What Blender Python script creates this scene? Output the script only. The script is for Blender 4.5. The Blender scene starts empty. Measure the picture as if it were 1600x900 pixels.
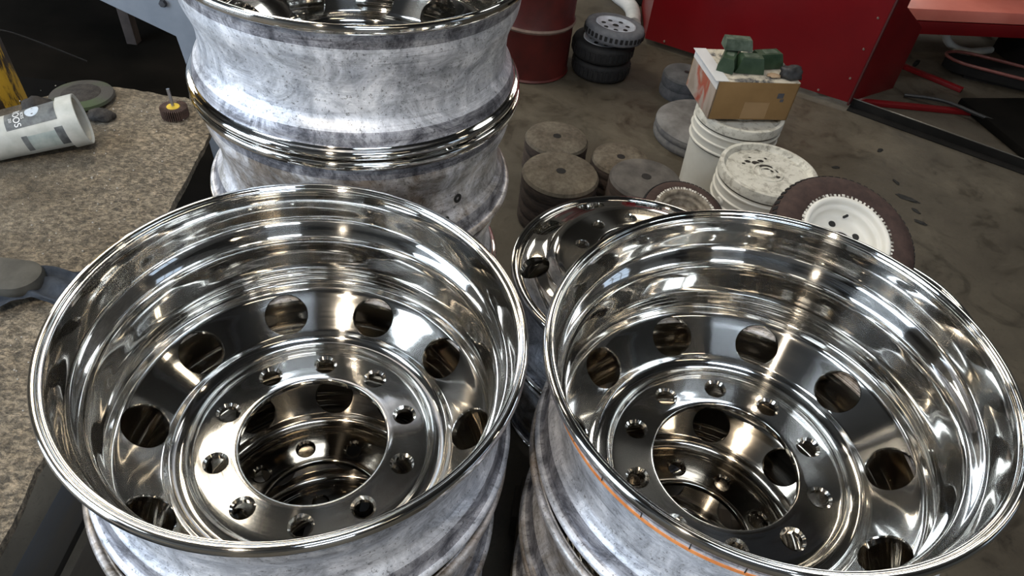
import bpy, bmesh, math, random
from mathutils import Vector, Matrix, noise
random.seed(7)
PI = math.pi
S = bpy.context.scene
COL = S.collection

# ---------------------------------------------------------------- camera
cam = bpy.data.cameras.new('camera'); camo = bpy.data.objects.new('camera', cam); COL.objects.link(camo)
cam.sensor_width = 36; cam.lens = 36 * 1079 / 1600; cam.clip_start = 0.02; cam.clip_end = 80
camo.matrix_world = Matrix(((0.99221, -0.12455, 0.0, 0), (0.08609, 0.68586, -0.72263, 0), (0.09, 0.717, 0.69124, 1.5), (0, 0, 0, 1)))
S.camera = camo
# ---------------------------------------------------------------- world, exposure
w = bpy.data.worlds.new('sky'); S.world = w; w.use_nodes = True
w.node_tree.nodes['Background'].inputs[0].default_value = (0.62, 0.78, 1.0, 1)
w.node_tree.nodes['Background'].inputs[1].default_value = 1.2
S.view_settings.view_transform = 'Standard'; S.view_settings.look = 'None'
S.view_settings.exposure = 0.05; S.view_settings.gamma = 1.0

def area(name, loc, target, sx, sy, power, color):
    l = bpy.data.lights.new(name, 'AREA'); l.shape = 'RECTANGLE'; l.size = sx; l.size_y = sy; l.energy = power; l.color = color
    o = bpy.data.objects.new(name, l); COL.objects.link(o); o.location = loc
    o.rotation_euler = (Vector(target) - Vector(loc)).to_track_quat('-Z', 'Y').to_euler()
    return o
# daylight coming in through the roller door on the left and through the high windows
area('door_daylight', (-4.95, -1.7, 1.7), (0, -1.2, 1.2), 3.3, 2.9, 330, (0.72, 0.85, 1.0))
area('high_window_daylight', (-4.95, 4.2, 2.65), (0, 2.6, 0.8), 2.0, 1.2, 110, (1.0, 0.97, 0.9))
area('window_daylight', (-3.1, 6.9, 3.0), (-1.5, 3, 1.0), 1.7, 1.0, 30, (1.0, 0.95, 0.85))
area('window_daylight_2', (2.3, 6.9, 3.0), (1.0, 3, 1.0), 1.7, 1.0, 30, (1.0, 0.95, 0.85))
area('back_window_daylight', (1.8, -4.1, 2.2), (0, 1, 0.8), 1.5, 1.1, 45, (0.85, 0.92, 1.0))
# translucent roof sheets
area('skylight_left', (-2.9, -.5, 4.1), (-2.9, -.5, 0), 1.1, 1.7, 75, (0.80, 0.90, 1.0))
area('skylight_front_left', (-1.75, 2.8, 4.1), (-1.75, 2.8, 0), .9, 1.6, 95, (1.0, 0.90, 0.74))
area('skylight_overhead', (.5, -.6, 4.1), (.5, -.6, 0), 1.1, .8, 45, (0.72, 0.84, 1.0))
area('skylight_front_right', (2.1, 3.5, 4.1), (2.1, 3.5, 0), .8, 1.0, 26, (0.95, 0.95, 0.92))

# ---------------------------------------------------------------- material helpers
def mat(name, col=(.5, .5, .5), rough=.5, metal=0., spec=None):
    m = bpy.data.materials.new(name); m.use_nodes = True
    b = m.node_tree.nodes['Principled BSDF']
    b.inputs['Base Color'].default_value = (*col, 1); b.inputs['Roughness'].default_value = rough; b.inputs['Metallic'].default_value = metal
    if spec is not None: b.inputs['Specular IOR Level'].default_value = spec
    return m
def nd(m, t, **k):
    n = m.node_tree.nodes.new(t)
    for a, v in k.items():
        if a in n.inputs.keys(): n.inputs[a].default_value = v
        else: setattr(n, a, v)
    return n
def lk(m, a, b): m.node_tree.links.new(a, b)
def ramp(m, src, stops):
    r = nd(m, 'ShaderNodeValToRGB'); e = r.color_ramp.elements
    while len(e) < len(stops): e.new(0.5)
    for i, (p, c) in enumerate(stops):
        e[i].position = p; e[i].color = (*c, 1) if len(c) == 3 else c
    lk(m, src, r.inputs[0]); return r.outputs[0]
def mapped(m, kind='Object', scale=(1, 1, 1)):
    tc = nd(m, 'ShaderNodeTexCoord'); mp = nd(m, 'ShaderNodeMapping'); mp.inputs['Scale'].default_value = scale
    lk(m, tc.outputs[kind], mp.inputs[0]); return mp.outputs[0]
def noise_tex(m, vec, scale, detail=6, rough=.6, dist=0.):
    n = nd(m, 'ShaderNodeTexNoise'); n.inputs['Scale'].default_value = scale; n.inputs['Detail'].default_value = detail
    n.inputs['Roughness'].default_value = rough; n.inputs['Distortion'].default_value = dist
    lk(m, vec, n.inputs['Vector']); return n.outputs[0]
def bump(m, h, strength, dist=.01, prev=None):
    b = nd(m, 'ShaderNodeBump'); b.inputs['Strength'].default_value = strength; b.inputs['Distance'].default_value = dist
    lk(m, h, b.inputs['Height'])
    if prev is not None: lk(m, prev, b.inputs['Normal'])
    return b.outputs[0]
def mixc(m, fac, a, b, mode='MIX'):
    n = nd(m, 'ShaderNodeMix'); n.data_type = 'RGBA'; n.blend_type = mode
    for s, i in ((fac, 0), (a, 6), (b, 7)):
        if isinstance(s, (int, float)): n.inputs[i].default_value = s
        elif isinstance(s, tuple): n.inputs[i].default_value = (*s, 1)
        else: lk(m, s, n.inputs[i])
    return n.outputs[2]
def bsdf(m): return m.node_tree.nodes['Principled BSDF']
def noisy(name, c1, c2, scale=20, rough=.6, metal=0., bstr=.2, bdist=.003, lo=.35, hi=.65, kind='Object', spec=None, stretch=(1, 1, 1)):
    m = mat(name, c1, rough, metal, spec); v = mapped(m, kind, stretch)
    n = noise_tex(m, v, scale); lk(m, ramp(m, n, [(lo, c1), (hi, c2)]), bsdf(m).inputs['Base Color'])
    if bstr: lk(m, bump(m, noise_tex(m, v, scale * 2.3), bstr, bdist), bsdf(m).inputs['Normal'])
    return m

# polished aluminium: mirror with fine lathe marks running round the wheel
def polished(name, base=(.76, .745, .715), r0=.05, wob=.018, pit=0., streak=.13):
    m = mat(name, base, r0, 1.0); b = bsdf(m)
    uv = mapped(m, 'UV', (2.5, 420, 1)); n = noise_tex(m, uv, 1.0, 4, .7)
    lk(m, ramp(m, n, [(.3, (r0 * .6,) * 3), (.75, (r0 * 1.4,) * 3)]), b.inputs['Roughness'])
    uv2 = mapped(m, 'UV', (1.6, 22, 1)); n2 = noise_tex(m, uv2, 1.0, 3, .5)
    h = bump(m, n2, wob, .003)
    if pit: h = bump(m, noise_tex(m, mapped(m, 'Object'), 75, 3, .5), pit, .0010, h)
    lk(m, h, b.inputs['Normal'])
    v = mapped(m, 'Object'); n3 = noise_tex(m, v, 5, 4, .6)
    cc_ = ramp(m, n3, [(.35, tuple(x * .84 for x in base)), (.7, base)]); lk(m, cc_, b.inputs['Base Color'])
    # second lobe: lathe marks running round the wheel throw light into a radial streak
    g = m.node_tree.nodes.new('ShaderNodeBsdfAnisotropic'); g.inputs['Roughness'].default_value = .17
    g.inputs['Anisotropy'].default_value = .80; g.inputs['Rotation'].default_value = ANI_ROT
    lk(m, cc_, g.inputs['Color']); lk(m, h, g.inputs['Normal'])
    t = nd(m, 'ShaderNodeTangent'); t.direction_type = 'RADIAL'; t.axis = 'Z'; lk(m, t.outputs[0], g.inputs['Tangent'])
    mx = m.node_tree.nodes.new('ShaderNodeMixShader'); mx.inputs[0].default_value = streak
    lk(m, b.outputs[0], mx.inputs[1]); lk(m, g.outputs[0], mx.inputs[2])
    lk(m, mx.outputs[0], m.node_tree.nodes['Material Output'].inputs['Surface'])
    return m
ANI_ROT = 0.0
M_pol = polished('polished_aluminium')
M_disc = polished('polished_disc', (.74, .72, .68), .065, .018, 0., .12)
M_hub = polished('polished_hub_face', (.74, .72, .67), .075, .02, .12, .14)
M_pol_old = polished('old_polish', (.50, .45, .38), .08, .02, 0., .12)
M_hub_old = polished('old_hub_face', (.46, .41, .34), .08, .02, .2, .12)
# unpolished barrel: oxidised aluminium with tyre marks, streaks run round the barrel
def raw(name, c_dark, c_mid, c_lite, rough=.36, smear=.5, stain=0., pits=.7):
    m = mat(name, c_mid, rough, 0.5); b = bsdf(m)
    a = noise_tex(m, mapped(m, 'UV', (5, 60, 1)), 1.0, 9, .75, .4)
    fine = noise_tex(m, mapped(m, 'UV', (9, 520, 1)), 1.0, 5, .7)
    p = noise_tex(m, mapped(m, 'Object'), 13, 10, .78, 1.2)
    s = noise_tex(m, mapped(m, 'Object'), 190, 4, .75)
    dr = noise_tex(m, mapped(m, 'UV', (60, 8, 1)), 1.0, 4, .6)
    c = ramp(m, p, [(.36, c_dark), (.46, c_mid), (.60, c_lite)])
    st = ramp(m, a, [(.36, (.22, .22, .24)), (.45, (.85, .85, .87)), (.6, (1.05, 1.05, 1.05))])
    c = mixc(m, smear, c, st, 'MULTIPLY')
    c = mixc(m, smear * .6, c, ramp(m, fine, [(.36, (.30, .30, .32)), (.46, (1, 1, 1))]), 'MULTIPLY')
    c = mixc(m, .35, c, ramp(m, dr, [(.40, (.55, .56, .60)), (.55, (1.05, 1.05, 1.05))]), 'MULTIPLY')
    c = mixc(m, pits, c, ramp(m, s, [(.36, (.06, .055, .05)), (.42, (1, 1, 1))]), 'MULTIPLY')
    if stain:
        q = noise_tex(m, mapped(m, 'Object'), 5, 7, .7, 1.0)
        c = mixc(m, stain, c, ramp(m, q, [(.40, (.42, .32, .22)), (.54, (1, 1, 1))]), 'MULTIPLY')
    lk(m, c, b.inputs['Base Color'])
    lk(m, ramp(m, a, [(.3, (.6,) * 3), (.7, (rough * .75,) * 3)]), b.inputs['Roughness'])
    h = bump(m, a, .35, .0012); h = bump(m, s, .45, .0008, h); lk(m, h, b.inputs['Normal'])
    return m
M_raw = raw('raw_aluminium', (.34, .35, .38), (.60, .62, .66), (.95, .96, 1.0), .38)
M_raw_warm = raw('raw_aluminium_stained', (.30, .28, .25), (.58, .57, .56), (.95, .95, .98), .34, .7, .8)
M_band = raw('raw_aluminium_dark_band', (.06, .06, .07), (.20, .20, .22), (.55, .55, .58), .45, 1.0)

# ---------------------------------------------------------------- object helpers
def link(o, parent=None):
    COL.objects.link(o)
    if parent: o.parent = parent
    return o
def meshobj(name, me, m=None, parent=None):
    if m and not me.materials: me.materials.append(m)
    return link(bpy.data.objects.new(name, me), parent)
def tag(o, label=None, cat=None, group=None, kind=None):
    if label: o['label'] = label
    if cat: o['category'] = cat
    if group: o['group'] = group
    if kind: o['kind'] = kind
    return o
def thing(name, label, cat, loc=(0, 0, 0), rot=(0, 0, 0), group=None):
    o = bpy.data.objects.new(name, None); o.empty_display_size = .05; COL.objects.link(o)
    o.location = loc; o.rotation_euler = rot
    return tag(o, label, cat, group)
def copy_tree(o, parent=None):
    c = o.copy(); COL.objects.link(c); c.parent = parent
    for ch in list(o.children): copy_tree(ch, c)
    return c
def bm_obj(name, bm, m, parent=None, smooth=True, bev=0, ang=35):
    if bev:
        es = [e for e in bm.edges if len(e.link_faces) == 2 and e.calc_face_angle(0) > math.radians(ang)]
        bmesh.ops.bevel(bm, geom=es, offset=bev, segments=2, affect='EDGES', profile=.6)
    bmesh.ops.recalc_face_normals(bm, faces=bm.faces)
    me = bpy.data.meshes.new(name); bm.to_mesh(me); bm.free()
    if smooth:
        me.polygons.foreach_set('use_smooth', [True] * len(me.polygons)); me.set_sharp_from_angle(angle=math.radians(ang))
    return meshobj(name, me, m, parent)
def add_box(bm, c, s, rz=0, rot=None):
    r = bmesh.ops.create_cube(bm, size=1)['verts']
    Mx = Matrix.Translation(c) @ (rot.to_4x4() if rot else Matrix.Rotation(rz, 4, 'Z')) @ Matrix.Diagonal((*s, 1))
    bmesh.ops.transform(bm, matrix=Mx, verts=r); return r
def box(name, c, s, m, parent=None, rz=0, bev=.002, rot=None):
    bm = bmesh.new(); add_box(bm, c, s, rz, rot); return bm_obj(name, bm, m, parent, bev=bev)
def prism(name, pts, vec, m, parent=None, bev=.001):
    bm = bmesh.new(); vs = [bm.verts.new(p) for p in pts]; f = bm.faces.new(vs)
    r = bmesh.ops.extrude_face_region(bm, geom=[f]); bmesh.ops.translate(bm, vec=vec, verts=[v for v in r['geom'] if isinstance(v, bmesh.types.BMVert)])
    return bm_obj(name, bm, m, parent, bev=bev)
def tube(name, pts, r, m, parent=None, n=10, sub=6, radii=None):
    # smooth tube along points
    P = [Vector(p) for p in pts]; Q = []
    for i in range(len(P) - 1):
        p0 = P[max(i - 1, 0)]; p1 = P[i]; p2 = P[i + 1]; p3 = P[min(i + 2, len(P) - 1)]
        for k in range(sub):
            t = k / sub
            Q.append(.5 * ((2 * p1) + (p2 - p0) * t + (2 * p0 - 5 * p1 + 4 * p2 - p3) * t * t + (3 * p1 - p0 - 3 * p2 + p3) * t ** 3))
    Q.append(P[-1]); bm = bmesh.new(); rings = []
    up = Vector((0.13, 0.2, 1)).normalized()
    for i, q in enumerate(Q):
        d = (Q[min(i + 1, len(Q) - 1)] - Q[max(i - 1, 0)]).normalized()
        a = d.cross(up)
        if a.length < 1e-3: a = d.cross(Vector((1, 0, 0)))
        a.normalize(); b = d.cross(a)
        rr = r if radii is None else radii[0] + (radii[1] - radii[0]) * i / (len(Q) - 1)
        rings.append([bm.verts.new(q + rr * (a * math.cos(2 * PI * k / n) + b * math.sin(2 * PI * k / n))) for k in range(n)])
    for A, B in zip(rings, rings[1:]):
        for k in range(n): bm.faces.new((A[k], A[(k + 1) % n], B[(k + 1) % n], B[k]))
    bm.faces.new(rings[0][::-1]); bm.faces.new(rings[-1])
    return bm_obj(name, bm, m, parent)
def smooth_profile(pts, sub=4):
    P = [Vector((p[0], p[1])) for p in pts]; out = []
    for i in range(len(P) - 1):
        p0 = P[max(i - 1, 0)]; p1 = P[i]; p2 = P[i + 1]; p3 = P[min(i + 2, len(P) - 1)]
        d1 = max((p1 - p0).length, 1e-6) ** .5; d2 = max((p2 - p1).length, 1e-6) ** .5; d3 = max((p3 - p2).length, 1e-6) ** .5
        for k in range(sub):
            t = k / sub
            if i == 0 and False: pass
            m1 = (p2 - p1) + (d2 * ((p1 - p0) / d1 - (p2 - p0) / (d1 + d2)) if i > 0 else Vector((0, 0)))
            m2 = (p2 - p1) + (d2 * ((p3 - p2) / d3 - (p3 - p1) / (d2 + d3)) if i < len(P) - 2 else Vector((0, 0)))
            h = 2 * t ** 3 - 3 * t * t + 1
            out.append(h * p1 + (t ** 3 - 2 * t * t + t) * m1 + (3 * t * t - 2 * t ** 3) * p2 + (t ** 3 - t * t) * m2)
    out.append(P[-1]); return out
def revolve(pts, segs=96, closed=False, matf=None, flip=False, arc=None):
    """surface of revolution about Z; pts = (r, z); UV = turn, arc length"""
    n = len(pts); a0, a1 = arc if arc else (0, 2 * PI)
    full = arc is None; cols = segs if full else segs + 1
    verts = []; faces = []; mi = []; uvs = []
    L = [0]
    for i in range(1, n): L.append(L[-1] + (Vector(pts[i]) - Vector(pts[i - 1])).length)
    for j in range(cols):
        th = a0 + (a1 - a0) * j / segs; c, s = math.cos(th), math.sin(th)
        for (r, z) in pts: verts.append((r * c, r * s, z))
    rows = n if closed else n - 1
    Lt = L + [L[-1] + .01]
    for j in range(segs):
        jn = (j + 1) % cols
        for i in range(rows):
            i2 = (i + 1) % n
            q = (j * n + i, jn * n + i, jn * n + i2, j * n + i2)
            u = ((j / segs, Lt[i]), ((j + 1) / segs, Lt[i]), ((j + 1) / segs, Lt[i + 1]), (j / segs, Lt[i + 1]))
            if flip: q = q[::-1]; u = u[::-1]
            faces.append(q); uvs += u; mi.append(matf(i) if matf else 0)
    me = bpy.data.meshes.new('rev'); me.from_pydata(verts, [], faces)
    ul = me.uv_layers.new(name='UVMap'); ul.data.foreach_set('uv', [x for u in uvs for x in u])
    me.polygons.foreach_set('material_index', mi); me.polygons.foreach_set('use_smooth', [True] * len(faces))
    return me
def lathe(name, prof, m, parent=None, segs=48, ang=35, **k):
    me = revolve(prof, segs, **k); bm = bmesh.new(); bm.from_mesh(me)
    bmesh.ops.remove_doubles(bm, verts=bm.verts, dist=1e-6); bmesh.ops.recalc_face_normals(bm, faces=bm.faces)
    bm.to_mesh(me); bm.free(); me.set_sharp_from_angle(angle=math.radians(ang)); me.name = name
    return meshobj(name, me, m, parent)

# ================================================================ the room
M_floor = mat('floor_concrete', (.2, .18, .15), .62)
v = mapped(M_floor); n1 = noise_tex(M_floor, v, 1.1, 8, .65, .3); n2 = noise_tex(M_floor, v, 7, 8, .75, .5); n3 = noise_tex(M_floor, v, 60, 4, .7)
c = ramp(M_floor, n1, [(.3, (.034, .027, .018)), (.55, (.075, .063, .045)), (.75, (.165, .142, .106))])
c = mixc(M_floor, .75, c, ramp(M_floor, n2, [(.33, (.30, .29, .28)), (.47, (.95, .95, .93)), (.75, (1.1, 1.1, 1.08))]), 'MULTIPLY')
c = mixc(M_floor, .6, c, ramp(M_floor, n3, [(.30, (.35, .34, .33)), (.42, (1, 1, 1))]), 'MULTIPLY')
lk(M_floor, c, bsdf(M_floor).inputs['Base Color'])
lk(M_floor, ramp(M_floor, n2, [(.35, (.42,) * 3), (.6, (.75,) * 3)]), bsdf(M_floor).inputs['Roughness'])
lk(M_floor, bump(M_floor, n3, .35, .002), bsdf(M_floor).inputs['Normal'])
M_wall = noisy('wall_plaster', (.045, .042, .036), (.085, .078, .068), 3, .8, bstr=.1)
M_ceil = noisy('ceiling_sheet', (.014, .013, .012), (.026, .024, .021), 2, .8, bstr=0)
M_steel = noisy('dark_steel', (.05, .05, .055), (.10, .10, .11), 12, .5, .6, bstr=.1)
X0, X1, Y0, Y1, HC = -5.0, 5.0, -4.2, 7.0, 4.2
def struct(name, bm_or_o, **k):
    bm_or_o['kind'] = 'structure'; bm_or_o.name = name; return bm_or_o
struct('floor', box('floor', (0, 1.4, -.05), (10.4, 11.6, .1), M_floor, bev=0))
struct('ceiling', box('ceiling', (0, 1.4, HC + .05), (10.4, 11.6, .1), M_ceil, bev=0))
def wall_with_hole(name, axis, pos, a0, a1, holes):
    # wall made of boxes round its openings, joined to one mesh
    bm = bmesh.new(); T = .12
    def seg(u0, u1, z0, z1):
        if u1 - u0 < .01 or z1 - z0 < .01: return
        if axis == 'x': add_box(bm, (pos, (u0 + u1) / 2, (z0 + z1) / 2), (T, u1 - u0, z1 - z0))
        else: add_box(bm, ((u0 + u1) / 2, pos, (z0 + z1) / 2), (u1 - u0, T, z1 - z0))
    cur = a0
    for (u0, u1, z0, z1) in sorted(holes):
        seg(cur, u0, 0, HC); seg(u0, u1, 0, z0); seg(u0, u1, z1, HC); cur = u1
    seg(cur, a1, 0, HC)
    return struct(name, bm_obj(name, bm, M_wall, smooth=False))
wall_with_hole('wall_left', 'x', X0 - .06, Y0 - .1, Y1 + .1, [(-3.4, 0, 0, 3.15), (3.2, 5.2, 2.05, 3.25)])
wall_with_hole('wall_right', 'x', X1 + .06, Y0 - .1, Y1 + .1, [(-.6, .8, 2.0, 3.1)])
wall_with_hole('wall_front', 'y', Y1 + .06, X0, X1, [(-3.95, -2.25, 2.5, 3.5), (1.45, 3.15, 2.5, 3.5)])
wall_with_hole('wall_back', 'y', Y0 - .06, X0, X1, [(1.0, 2.6, 1.6, 2.8)])
M_frame = mat('window_frame_paint', (.35, .36, .36), .5)
M_glass = mat('window_glass', (.9, .95, 1), .05); bsdf(M_glass).inputs['Transmission Weight'].default_value = 1.0
def window(i, axis, pos, u0, u1, z0, z1, nx=3, nz=2):
    bm = bmesh.new()
    def b(ua, ub, za, zb):
        if axis == 'x': add_box(bm, (pos, (ua + ub) / 2, (za + zb) / 2), (.06, ub - ua, zb - za))
        else: add_box(bm, ((ua + ub) / 2, pos, (za + zb) / 2), (ub - ua, .06, zb - za))
    t = .05
    b(u0, u1, z0, z0 + t); b(u0, u1, z1 - t, z1)
    for k in range(nx + 1): u = u0 + (u1 - u0 - t) * k / nx; b(u, u + t, z0, z1)
    for k in range(1, nz): z = z0 + (z1 - z0) * k / nz; b(u0, u1, z - t / 2, z + t / 2)
    struct('window_%d' % i, bm_obj('window', bm, M_frame, smooth=False))
window(1, 'x', X0 - .06, 3.2, 5.2, 2.05, 3.25); window(2, 'x', X1 + .06, -.6, .8, 2.0, 3.1)
window(3, 'y', Y1 + .02, -3.95, -2.25, 2.5, 3.5); window(4, 'y', Y1 + .02, 1.45, 3.15, 2.5, 3.5); window(5, 'y', Y0 - .06, 1.0, 2.6, 1.6, 2.8)
bm = bmesh.new()
for y in (-3.45, .05): add_box(bm, (X0, y, 1.6), (.16, .1, 3.2))
add_box(bm, (X0, -1.7, 3.25), (.3, 3.7, .22))
struct('door_1', bm_obj('door_1', bm, M_frame, bev=.005))
for k, y in enumerate((-2.6, -.2, 2.2, 4.6)):       # steel roof beams
    struct('trim_%d' % (k + 1), box('trim', (0, y, HC - .16), (10, .12, .3), M_steel, bev=0))

for k, (x, y, sx, sy) in enumerate(((-2.9, -.5, 1.1, 1.7), (-1.75, 2.8, .9, 1.6), (2.1, 3.5, .8, 1.0), (.5, -.6, 1.1, .8))):   # roof sheet frames
    bm = bmesh.new()
    for q in (-1, 1):
        add_box(bm, (x + q * (sx / 2 + .03), y, 4.12), (.06, sy + .12, .12)); add_box(bm, (x, y + q * (sy / 2 + .03), 4.12), (sx, .06, .12))
    struct('trim_%d' % (k + 5), bm_obj('trim', bm, M_frame, smooth=False))
# strip lights hanging under the roof
M_tube = mat('lamp_tube', (1, 1, 1), .4); bsdf(M_tube).inputs['Emission Color'].default_value = (1, .84, .62, 1); bsdf(M_tube).inputs['Emission Strength'].default_value = 13
M_lampbody = mat('lamp_body', (.6, .6, .58), .4)
def strip_light(loc, rz, label):
    t = thing('strip_light', label, 'lamp', loc, (0, 0, rz), 'strip lights under the roof')
    bm = bmesh.new(); add_box(bm, (0, 0, .05), (1.3, .16, .05)); bm_obj('housing', bm, M_lampbody, t, bev=.005)
    for s in (-1, 1):
        tube('tube', [(-.6, s * .05, 0), (.6, s * .05, 0)], .014, M_tube, t, n=10, sub=1)
        tube('hanger', [(s * .5, 0, .07), (s * .5, 0, HC - loc[2])], .003, M_steel, t, n=5, sub=1)
    return t
for i, (x, y, rz, lab) in enumerate(((-.2, 3.0, 0, 'straight ahead of the wheels'), (2.9, 1.4, 0, 'right of the wheels'), (-1.6, 5.2, 0, 'far left'), (1.6, 5.4, 0, 'far right'), (1.9, -1.6, 0, 'behind the viewer'))):
    strip_light((x, y, 3.35), rz, 'twin tube strip light hanging under the dark roof, ' + lab)
# bright work lamp hanging above and behind the viewer
wl = thing('work_lamp', 'round work lamp hanging from the roof above the wheels', 'lamp', (-.60, -.80, 2.9))
lathe('shade', [(.03, .16), (.05, .15), (.12, .08), (.17, 0), (.165, 0), (.115, .075), (.03, .14)], M_steel, wl, 32)
M_bulb = mat('work_lamp_bulb', (1, 1, 1), .4); bsdf(M_bulb).inputs['Emission Color'].default_value = (1, .88, .72, 1); bsdf(M_bulb).inputs['Emission Strength'].default_value = 60
lathe('bulb', [(0, -.02), (.035, -.01), (.05, .02), (.045, .06), (.02, .1), (0, .1)], M_bulb, wl, 24)
tube('cord', [(0, 0, .15), (0, 0, 1.3)], .005, M_steel, wl, n=6, sub=1)
pl = bpy.data.lights.new('work_lamp_light', 'SPOT'); pl.energy = 120; pl.color = (1, .86, .68); pl.shadow_soft_size = .05; pl.spot_size = 2.4; pl.spot_blend = .5
plo = bpy.data.objects.new('work_lamp_light', pl); COL.objects.link(plo); plo.location = (-.60, -.80, 2.86); plo.rotation_euler = (math.radians(22), 0, 0)

# ================================================================ truck wheels
W = .2175
RIM_IN = [(.2985, .0075), (.2980, .0035), (.2958, .0008), (.2925, .0003), (.2895, .0018), (.2885, .0040), (.2872, .0052), (.2855, .0050), (.2840, .0070), (.2832, .0110),
          (.2822, .0170), (.2805, .0350), (.2790, .0560), (.2778, .0630), (.2745, .0690), (.2690, .0760), (.2645, .0830), (.2618, .0920), (.2606, .1030),
          (.2598, .1250), (.2592, .1440), (.2598, .1500), (.2612, .1530), (.2620, .1570), (.2628, .1610), (.2640, .1640), (.2650, .1680), (.2658, .1730), (.2676, .1770), (.2692, .1830), (.2715, .1900), (.2745, .1950), (.2763, .1990)]
RIM_BACK = [(.2775, .2050), (.2800, .2105), (.2835, .2150), (.2885, .2174), (.2940, .2175), (.2975, .2160), (.2985, .2130)]
RIM_OUT = [(.2985, .2090), (.2960, .2050), (.2895, .2018), (.2862, .1985), (.2852, .1900), (.2835, .1830), (.2790, .1740), (.2710, .1630), (.2680, .1550),
           (.2672, .1400), (.2676, .1180), (.2700, .1020), (.2755, .0850), (.2810, .0700), (.2838, .0560), (.2850, .0400), (.2862, .0240), (.2880, .0180), (.2930, .0148), (.2975, .0130), (.2987, .0105)]
A_ = smooth_profile(RIM_IN, 4); B_ = smooth_profile(RIM_BACK, 3); C_ = smooth_profile(RIM_OUT, 3)
RP = A_ + B_ + C_; nA, nB = len(A_), len(B_)
def rim_mat(i):
    if i < nA - 1 or i >= nA + nB + len(C_) - 8: return 0             # polished: dish side and top lip
    zz = RP[min(i, len(RP) - 1)][1]
    if i < nA + nB + 3: return 1
    if .180 < zz < .2030 or zz < .040: return 2                        # darker bead seats
    return 1
def make_rim(raw_m, pol=None, lips=1):
    # lips: 0 both lips unpolished, 1 the dish-side lip polished, 2 both polished
    def mf(i):
        k = rim_mat(i)
        if lips == 0 and k == 0 and (i < 34 or i >= nA): return 1
        if lips == 2 and nA - 1 <= i < nA + nB + 8: return 0
        return k
    me = revolve([(p[0], W - p[1]) for p in RP], 144, closed=True, matf=mf, flip=True)
    bm = bmesh.new(); bm.from_mesh(me); bmesh.ops.recalc_face_normals(bm, faces=bm.faces); bm.to_mesh(me); bm.free()
    for m in (pol or M_pol, raw_m, M_band): me.materials.append(m)
    me.name = 'rim'; return me
FRONT = [(.2765, .1985), (.2745, .1992), (.2720, .2008), (.2650, .2060), (.2520, .2153), (.2390, .2247), (.2270, .2330), (.2190, .2385), (.2140, .2425), (.2105, .2470), (.2075, .2530), (.2030, .2600), (.1970, .2650), (.1890, .2672),
         (.1820, .2668), (.1770, .2645), (.1735, .2632), (.1700, .2630), (.1500, .2630), (.1300, .2630), (.1135, .2630), (.1115, .2638), (.1105, .2655)]
BACK = [(.1105, .2750), (.1115, .2766), (.1135, .2770), (.1400, .2770), (.1700, .2770), (.1850, .2768), (.1950, .2755), (.2050, .2710), (.2120, .2640), (.2180, .2565), (.2270, .2495), (.2400, .2400), (.2520, .2315), (.2620, .2245), (.2700, .2185), (.2760, .2130), (.2785, .2085)]
FRONT_D = [(.2765, .1985), (.2748, .2000), (.2725, .2045), (.2695, .2105), (.2650, .2158), (.2490, .2283), (.2330, .2408), (.2170, .2533), (.2125, .2570), (.2095, .2605), (.2060, .2645), (.2000, .2685), (.1920, .2703), (.1840, .2700), (.1785, .2680), (.1750, .2660), (.1715, .2654),
           (.1500, .2654), (.1300, .2654), (.1135, .2654), (.1115, .2662), (.1105, .2680)]
BACK_D = [(.1105, .2755), (.1115, .2772), (.1135, .2776), (.1400, .2776), (.1720, .2778), (.1860, .2822), (.1960, .2822), (.2060, .2785), (.2140, .2722), (.2210, .2660), (.2380, .2520), (.2540, .2390), (.2680, .2270), (.2755, .2180), (.2785, .2090)]
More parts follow.
